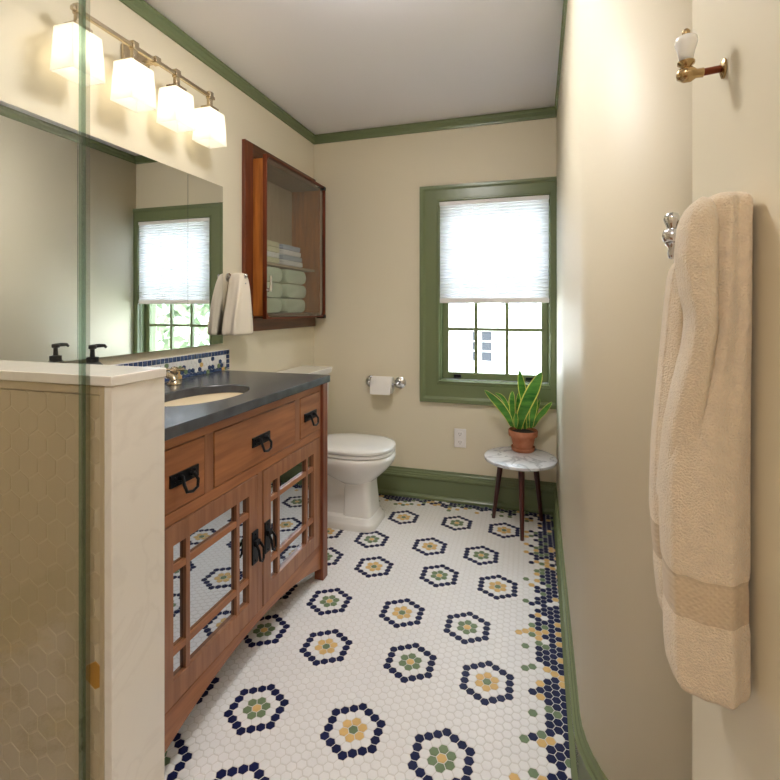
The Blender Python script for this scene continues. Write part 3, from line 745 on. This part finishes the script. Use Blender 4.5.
b = MB(); b.lathe([(.012, -1.20), (.012, -1.19), (.004, -1.188)], (0, TY-.17, .71), 'X', 14); b.tube([(-1.187, TY-.17, .71), (-1.183, TY-.13, .705), (-1.183, TY-.09, .70)], [.005, .005, .007]); b.build('flush_lever', M['chrome'], to, ang=50)

# ---------------------------------------------------------------- paper holder, outlet
tp = thing('toilet_paper_holder', (-.89, YB, .70), 'chrome two-post paper holder on the back wall above the toilet', 'paper holder')
for x in (-.998, -.808):
    b = MB(); b.lathe([(.037, YB-.001), (.037, YB-.005), (.031, YB-.009), (.013, YB-.013), (.008, YB-.03), (.008, YB-.06), (.012, YB-.066), (.004, YB-.072)], (x, 0, .702), 'Y'); b.build('post', M['chrome'], tp, ang=50)
b = MB(); b.tube([(-.996, YB-.058, .702), (-.810, YB-.058, .702)], .007); b.build('roller', M['chrome'], tp)
b = MB(); xr0, xr1, rr2 = -.972, -.842, .052
b.lathe([(.016, xr0), (rr2-.002, xr0), (rr2, xr0+.002), (rr2, xr1-.002), (rr2-.002, xr1), (.016, xr1), (.016, xr0)], (0, YB-.058, .6932), 'X', 40, caps=False)
b.box((xr0+.001, YB-.058-rr2-.0005, .640), (xr1-.001, YB-.058-rr2+.001, .695))
tag(b.build('toilet_roll', M['paper'], ang=50), 'white toilet paper roll hanging on the chrome wall holder', 'toilet paper')
ou = thing('wall_outlet', (-.432, YB, .385), 'white electrical outlet plate low on the back wall', 'outlet')
b = MB(); b.box((-.468, YB-.006, .328), (-.396, YB-.0005, .442)); b.build('cover_plate', M['plate'], ou, bevel=.003)
for zc in (.410, .360):
    b = MB(); b.loft([[(-.432+p[0], yy, zc+p[1]) for p in rrect(-.017, -.017, .017, .017, .010)] for yy in (YB-.006, YB-.009)]); f = b.build('socket', M['plate'], ou)
    b = MB()
    for dx in (-.0065, .0065): b.box((-.432+dx-.0012, YB-.0095, zc-.002), (-.432+dx+.0012, YB-.0088, zc+.008))
    b.lathe([(.0025, YB-.0088), (.0025, YB-.0095)], (-.432, 0, zc-.008), 'Y', 10); b.build('slot', M['slot'], f)

# ---------------------------------------------------------------- marble side table
tx, ty, tz = -.076, 2.622, .376
st_ = thing('side_table', (tx, ty, 0), 'round white marble side table on three dark wooden legs under the window', 'side table')
b = MB(); b.lathe([(.001, tz-.020), (.180, tz-.020), (.187, tz-.016), (.189, tz-.008), (.188, tz-.003), (.184, tz), (.001, tz)], (tx, ty, 0), n=64); b.build('tabletop', M['marble'], st_, ang=40)
for fx_, fy_ in ((-.062, 2.470), (-.222, 2.690), (.034, 2.728)):
    d = Vector((fx_-tx, fy_-ty)); t2 = d*.68
    b = MB(); b.loft([[(fx_+math.cos(2*PI*k/16)*.0095, fy_+math.sin(2*PI*k/16)*.0095, 0) for k in range(16)], [(tx+t2.x+math.cos(2*PI*k/16)*.0165, ty+t2.y+math.sin(2*PI*k/16)*.0165, tz-.019) for k in range(16)]])
    b.build('leg', M['leg'], st_)
# potted snake plant
px_, py_ = -.064, 2.735
pp = thing('potted_snake_plant', (px_, py_, tz), 'snake plant with yellow leaf margins in a terracotta pot on the marble table', 'plant')
b = MB(); b.lathe([(.001, tz+.0005), (.056, tz+.0005), (.061, tz+.006), (.064, tz+.024), (.060, tz+.024), (.056, tz+.010), (.001, tz+.009)], (px_, py_, 0), n=40); b.build('saucer', M['terracotta'], pp, ang=40)
b = MB(); z = tz+.010
b.lathe([(.001, z), (.050, z), (.067, z+.072), (.067, z+.073), (.078, z+.075), (.080, z+.102), (.076, z+.107), (.072, z+.105), (.068, z+.093), (.001, z+.092)], (px_, py_, 0), n=48); b.build('pot', M['terracotta'], pp, ang=40)
b = MB(); b.lathe([(.069, z+.091), (.050, z+.098), (.02, z+.101), (.001, z+.102)], (px_, py_, 0), n=24); b.build('soil', M['soil'], pp)
def leaf(pts, wmax, tw=0.0, seed=0):
    # pts: (px, py, dY) in the photo frame, at depth py_+dY ; widths follow a lance shape
    P = [atY(a, b_, py_+d) for a, b_, d in pts]
    n_ = 16; C_ = []
    for i in range(n_+1):      # Catmull-Rom through the points
        t = i/n_*(len(P)-1); k = min(int(t), len(P)-2); f = t-k
        p0, p1, p2, p3 = P[max(k-1, 0)], P[k], P[k+1], P[min(k+2, len(P)-1)]
        C_.append(.5*((2*p1)+(p2-p0)*f+(2*p0-5*p1+4*p2-p3)*f*f+(3*p1-p0-3*p2+p3)*f**3))
    b = MB(); rows_ = []
    for i, p in enumerate(C_):
        t = i/n_; d = (C_[min(i+1, n_)]-C_[max(i-1, 0)]).normalized()
        wv = wmax*(.42+.58*math.sin(min(1, t/.62)*PI/2))*(1 if t < .62 else max(.02, math.cos((t-.62)/.38*PI/2)**.75))
        a = tw*(t-.3)
        side = d.cross(Vector((.18*math.sin(seed), -1, .05))).normalized(); nor = side.cross(d)
        s2 = side*math.cos(a)+nor*math.sin(a); n2 = s2.cross(d)
        th = max(.0012, .0035*(1-t)); rows_.append([])
        for k, (u, cup) in enumerate(((-1, .22), (-.82, .12), (0, 0), (.82, .12), (1, .22))):
            rows_[-1].append(p+s2*u*wv*.5+n2*cup*wv*.5)
        for k, (u, cup) in enumerate(((1, .22), (.82, .12), (0, 0), (-.82, .12), (-1, .22))):
            rows_[-1].append(p+s2*u*wv*.5+n2*(cup*wv*.5)-n2*th)
    m_ = 10
    for i in range(n_):
        for k in range(m_):
            j = (k+1) % m_
            edge = k in (0, 3, 4, 5, 8, 9)
            b.add([rows_[i][k], rows_[i][j], rows_[i+1][j], rows_[i+1][k]], [(0, 1, 2, 3)], 1 if edge else 0)
    o = b.build('leaf', [M['leaf'], M['leaf_edge']], pp, ang=60)
    bm = bmesh.new(); bm.from_mesh(o.data); bmesh.ops.remove_doubles(bm, verts=bm.verts, dist=.00005); bmesh.ops.recalc_face_normals(bm, faces=bm.faces); bm.to_mesh(o.data); bm.free()
leaf([(519, 429, -.01), (521, 417, -.02), (527, 402, -.03), (535, 386, -.03), (541.5, 372, -.02)], .070, .5, 1)
leaf([(525, 429, .02), (525, 405, .03), (522, 388, .03), (519.5, 370, .02)], .044, .3, 2)
leaf([(512, 426, -.02), (507, 415, -.03), (498, 403, -.04), (484.5, 390, -.05)], .046, .3, 3)
leaf([(513, 427, .0), (512.5, 412, -.01), (512, 400, -.01), (512.5, 391, 0)], .036, .2, 4)
leaf([(516, 428, -.03), (516, 421, -.04), (516, 413, -.04)], .026, .1, 5)
leaf([(531, 428, -.01), (532, 418, -.02), (534, 408, -.02), (536, 396, -.02)], .038, .4, 6)
leaf([(533, 427, .01), (538, 418, .0), (544, 411, .0), (552, 402, -.01)], .032, .2, 7)
leaf([(528, 428, -.02), (528, 417, -.02), (527, 404, -.02)], .022, .2, 8)
leaf([(511, 425, .03), (508, 408, .04), (502, 397, .05), (495, 393, .05)], .024, .3, 9)
leaf([(519, 426, .03), (518, 408, .04), (519, 392, .04)], .026, .2, 10)
leaf([(534, 426, .03), (537, 410, .04), (540, 399, .04)], .016, .2, 11)

# ---------------------------------------------------------------- half wall between shower and vanity
PA, PY0, PY1, PZ = -.778, .7125, .850, 1.039
hw = bpy.data.objects.new('wall_half', None); C.objects.link(hw); hw.location = (-1.1, .78, 0); struct(hw)
b = MB(); b.box((XL+.001, PY0+.010, 0), (PA-.020, PY1-.003, PZ-.020)); b.build('core', M['wall'], hw)
b = MB(); b.box((PA-.020, PY0, 0), (PA-.001, PY1-.001, PZ-.0205)); b.build('end_slab', M['slab'], hw, bevel=.0015)
b = MB(); b.box((XL+.001, PY0-.005, PZ-.0200), (PA+.003, PY1, PZ)); b.build('cap_slab', M['slab'], hw, bevel=.002)
b = MB(); b.box((PA-.035, PY0+.002, 0), (PA-.0205, PY0+.0098, PZ-.021)); b.build('edge_trim', M['shower_tile'], hw, bevel=.003)
b = MB(); b.box((XL+.002, PY0+.002, PZ-.040), (PA-.0355, PY0+.0098, PZ-.021)); b.build('edge_trim', M['shower_tile'], hw, bevel=.003)
b = MB(); xa, xb, za, zb = XL+.002, PA-.036, 0, PZ-.041
b.box((xa, PY0+.006, za), (xb, PY0+.0099, zb), 0)
gt = atY(100.5, 682, PY0); best = None
hd = .051; rt_ = (hd-.003)/math.sqrt(3)
i = 0
zrow = zb-.02
rowi = 0
while zrow > za-.04:
    for k in range(0, 16):
        xx = xb-.012-k*hd-(hd/2 if rowi % 2 else 0)
        hxp = clip([(xx+rt_*math.cos(PI/6+q*PI/3), zrow+rt_*math.sin(PI/6+q*PI/3)) for q in range(6)], xa, za, xb, zb)
        if len(hxp) < 3: continue
        mi = 2 if abs(xx-gt.x) < hd*.5 and abs(zrow-gt.z) < hd*.433 else 1
        n_ = len(hxp); b.add([(p[0], PY0+.006, p[1]) for p in hxp]+[(xx+(p[0]-xx)*.975, PY0+.0048, zrow+(p[1]-zrow)*.975) for p in hxp], [tuple(range(n_, 2*n_))]+[(q, (q+1) % n_, n_+(q+1) % n_, n_+q) for q in range(n_)], mi)
    zrow -= hd*math.sqrt(3)/2; rowi += 1
b.build('hex_tile', [M['shower_grout'], M['shower_tile'], M['shower_gold']], hw, smooth=False)
# shower glass
sg = thing('shower_glass', (-.828, .35, .1), 'tall clear glass shower panel standing against the tiled half wall', 'shower screen')
b = MB(); b.box((-.838, -.04, .10), (-.828, .692, 2.02)); b.build('glass_pane', M['glass'], sg, smooth=False)
b = MB(); b.box((-.8385, .6925, .10), (-.8275, .6985, 2.02)); b.build('polished_edge', M['glass_edge'], sg, smooth=False)
b = MB(); b.box((-.8395, .6990, .10), (-.8265, .7070, 2.02)); b.build('edge_seal', M['seal'], sg, smooth=False)
b = MB(); b.box((-.90, -.05, -.002), (-.78, PY0+.001, .0985)); struct(b.build('trim_4', M['slab'], bevel=.004))

# ---------------------------------------------------------------- open door with hooks
dD = bpy.data.objects.new('door_1', None); C.objects.link(dD); dD.location = (.258, .09, 0); struct(dD)
DX = .240
b = MB(); b.box((DX, .085, .012), (DX+.036, .864, 2.03)); b.build('door_leaf', M['door'], dD, bevel=.002)
for z in (.25, 1.05, 1.85):
    b = MB(); b.lathe([(.007, z-.045), (.007, z+.045)], (DX+.004, .079, 0), n=12); b.build('hinge', M['brass'], dD)
def door_hook(y, z, tipx, label):
    o = thing('coat_hook', (DX, y, z), label, 'hook')
    b = MB(); b.lathe([(.0095, DX-.0005), (.0095, DX-.003), (.006, DX-.005), (.003, DX-.006)], (0, y, z), 'X', 20, sy=1.4); b.build('backplate', M['brass'], o, ang=50)
    b = MB(); b.tube([(DX-.004, y, z), (tipx+.016, y, z-.002)], .0048, 12); b.build('arm', M['copper'], o)  # red-brown reflection put into the arm's colour
    b = MB(); b.lathe([(.0006, tipx-.012), (.007, tipx-.010), (.0105, tipx-.002), (.010, tipx+.006), (.006, tipx+.012), (.0062, tipx+.020), (.002, tipx+.021)], (0, y, z-.002), 'X', 18)
    zz = z+.004
    b.lathe([(.005, zz), (.006, zz+.004), (.0105, zz+.008), (.0105, zz+.011), (.006, zz+.013)], (tipx, y, 0), n=18); b.build('collar', M['brass'], o, ang=50)
    b = MB(); b.lathe([(.006, zz+.012), (.0085, zz+.015), (.0105, zz+.026), (.0138, zz+.036), (.0128, zz+.043), (.006, zz+.047), (.001, zz+.048)], (tipx, y, 0), n=20); k = b.build('knob', M['porcelain'], o, ang=60)
    k['label'] = 'white porcelain knob'
    b = MB(); b.lathe([(.004, zz+.046), (.005, zz+.049), (.005, zz+.052), (.003, zz+.055), (.0006, zz+.056)], (tipx, y, 0), n=14); b.build('finial', M['brass'], o, ang=60)
    return o
door_hook(.727, 1.487, .195, 'brass coat hook with white porcelain knob high on the open door')
# lower hook carries the towel
o = thing('towel_hook', (DX, .727, 1.272), 'brass hook on the open door half covered by the beige bath towel', 'hook')
b = MB(); b.lathe([(.016, DX-.0005), (.016, DX-.004), (.008, DX-.008)], (0, .727, 1.272), 'X', 20); b.build('backplate', M['brass'], o)
b = MB(); b.tube([(DX-.004, .727, 1.272), (.19, .727, 1.270)], .005, 12); b.build('arm', M['chrome'], o)
b = MB(); tx2 = .178
b.lathe([(.001, tx2-.012), (.008, tx2-.010), (.0125, tx2), (.010, tx2+.009), (.005, tx2+.012), (.005, tx2+.02)], (0, .727, 1.268), 'X', 18)
b.lathe([(.0005, 1.236), (.004, 1.238), (.0055, 1.244), (.0045, 1.252), (.009, 1.258)], (tx2, .727, 0), n=16)
b.lathe([(.005, 1.276), (.008, 1.284), (.0105, 1.291), (.008, 1.298), (.0006, 1.301)], (tx2, .727, 0), n=16); b.build('knob', M['chrome'], o, ang=60)

# bath towel: hanging leaves, widths taken where each one hangs
bt = thing('bath_towel', (.2, .66, .66), 'thick beige terry bath towel with woven band hanging from the door hook', 'towel')
def interp(tab, y):
    for (a0, b0), (a1, b1) in zip(tab, tab[1:]):
        if a0 <= y <= a1: return b0+(b1-b0)*(y-a0)/(a1-a0)
    return tab[0][1] if y < tab[0][0] else tab[-1][1]
def towel_leaf(left, right, Y, hy, y0, y1, seed, steps=44, name='front_leaf', band=None, wav=.05, Yend=None, rad=.055):
    rr_ = random.Random(seed); ph = [rr_.random()*6.28 for _ in range(6)]
    b = MB(); secs = []; K = 72
    for s in range(steps+1):
        yy = y0+(y1-y0)*s/steps
        L_ = atY(interp(left, yy), yy, Y); Rr = right(yy) if callable(right) else right
        xr = min(Rr, .2362)
        e = 1.0
        te, be = (yy-y0)/(y1-y0), (y1-yy)/(y1-y0)
        Yc = Y if Yend is None else Y+(Yend-Y)*max(0, (te-.35)/.65)**1.3
        if te < rad: e = math.sqrt(max(.004, 1-(1-te/rad)**2))
        if be < .03: e = min(e, math.sqrt(max(.02, 1-(1-be/.03)**2))*.4+.6)
        cx, hx = (L_.x+xr)/2, (xr-L_.x)/2
        inb = band and band[0] < yy < band[1]; rim = band and (abs(yy-band[0]) < 4 or abs(yy-band[1]) < 4)
        e *= .972 if inb else 1.0; e *= .975 if rim else 1.0
        q = []
        for i in range(K):
            a = 2*PI*i/K; c_, d_ = math.cos(a), math.sin(a)
            px2 = math.copysign(abs(c_)**.62, c_); py2 = math.copysign(abs(d_)**.62, d_)
            f = wav*(math.sin(5*px2+ph[0]+L_.z*4)+.7*math.sin(9*px2+ph[1]-L_.z*5)) if abs(px2) < .95 else 0
            q.append((cx+hx*px2*e, Yc+(hy*(1+.0)*py2+f*hy*1.6*(1 if d_ < 0 else .4))*e, L_.z))
        secs.append(q)
    b.loft(secs)
    if band:
        z0_, z1_ = atY(680, band[1], Y).z, atY(680, band[0], Y).z
        for k, f in enumerate(b.f):
            if len(f) == 4:
                zc = sum(b.v[v_][2] for v_ in f)/4
                if z0_ < zc < z1_: b.mi[k] = 1
    return b.build(name, [M['terry'], M['terry_band']], bt, ang=75, sub=1)
main = [(194, 702), (205, 697), (225, 694), (300, 693), (335, 690), (360, 681), (390, 674), (420, 669), (470, 661), (520, 661.5), (560, 663), (600, 665), (640, 666), (660, 668), (672, 671), (678, 676)]
towel_leaf(main, .236, .655, .042, 194, 678, 1, 110, 'front_leaf', (560, 603), .05, None, .03)
foldl = [(197, 691), (205, 686), (225, 680), (255, 676.5), (290, 681.5), (318, 688), (345, 686), (390, 677), (430, 671), (520, 668)]
towel_leaf(foldl, lambda yy: atY(714-max(0, yy-330)*.06, yy, .622).x, .622, .030, 197, 520, 2, 44, 'folded_edge', None, .02, .675, .08)
back = [(252, 673), (290, 667), (350, 661), (440, 652), (500, 650), (540, 652), (580, 656), (606, 659), (618, 664)]
towel_leaf(back, .2362, .745, .030, 252, 618, 3, 44, 'back_leaf', (522, 552))

# ---------------------------------------------------------------- two unseen ceiling lamps added to brighten the room
for lx_, ly_, lab in ((-.25, -.75, 'added unseen fill light on the hall ceiling behind the doorway'), (-.48, 1.26, 'added unseen fill light on the ceiling over the middle of the mosaic floor')):
    hl = thing('fill_light', (lx_, ly_, ZC), lab, 'added fill lamp')
    b = MB(); b.lathe([(.17, ZC-.001), (.17, ZC-.03), (.155, ZC-.032)], (lx_, ly_, 0), n=40); b.build('fill_lamp_base', M['nickel'], hl)
    b = MB(); b.lathe([(.155, ZC-.031), (.15, ZC-.06), (.11, ZC-.085), (.05, ZC-.098), (.001, ZC-.10)], (lx_, ly_, 0), n=40); b.build('lamp_shade', M['fill_lamp'], hl)

# ---------------------------------------------------------------- light from outdoors
wd = bpy.data.worlds.new('sky'); bpy.context.scene.world = wd; wd.use_nodes = True
bg = wd.node_tree.nodes['Background']; bg.inputs['Color'].default_value = (.80, .89, 1, 1); bg.inputs['Strength'].default_value = 4.6
sl_ = bpy.data.lights.new('sun', 'SUN'); sl_.energy = 2.0; sl_.angle = .02; sl_.color = (1, .95, .86)
so_ = bpy.data.objects.new('sun', sl_); C.objects.link(so_); so_.rotation_euler = (math.radians(48), 0, math.radians(-20))
pl = bpy.data.lights.new('window_portal', 'AREA'); pl.shape = 'RECTANGLE'; pl.size = .66; pl.size_y = 1.12; pl.cycles.is_portal = True
po = bpy.data.objects.new('window_portal', pl); C.objects.link(po); po.location = ((WX0+WX1)/2, YB+.158, (WZ0+WZ1)/2); po.rotation_euler = (-PI/2, 0, 0)

# ---------------------------------------------------------------- camera
cd = bpy.data.cameras.new('camera'); cam = bpy.data.objects.new('camera', cd); C.objects.link(cam)
cam.location = (0, 0, CAMH); cam.rotation_euler = (PI/2, 0, YAW)
cd.sensor_fit = 'HORIZONTAL'; cd.sensor_width = 36; cd.lens = 36*FPX/780
cd.shift_y = -(390-HOR)/780
cd.clip_start = .02
sc = bpy.context.scene; sc.camera = cam
sc.view_settings.view_transform = 'Standard'; sc.view_settings.look = 'None'; sc.view_settings.gamma = 1; sc.view_settings.use_curve_mapping = False
sc.view_settings.exposure = 1.6
cy = sc.cycles
cy.use_denoising = True; cy.max_bounces = 10; cy.diffuse_bounces = 6; cy.glossy_bounces = 6; cy.transmission_bounces = 8; cy.transparent_max_bounces = 16
cy.sample_clamp_indirect = 8; cy.caustics_reflective = False; cy.caustics_refractive = False
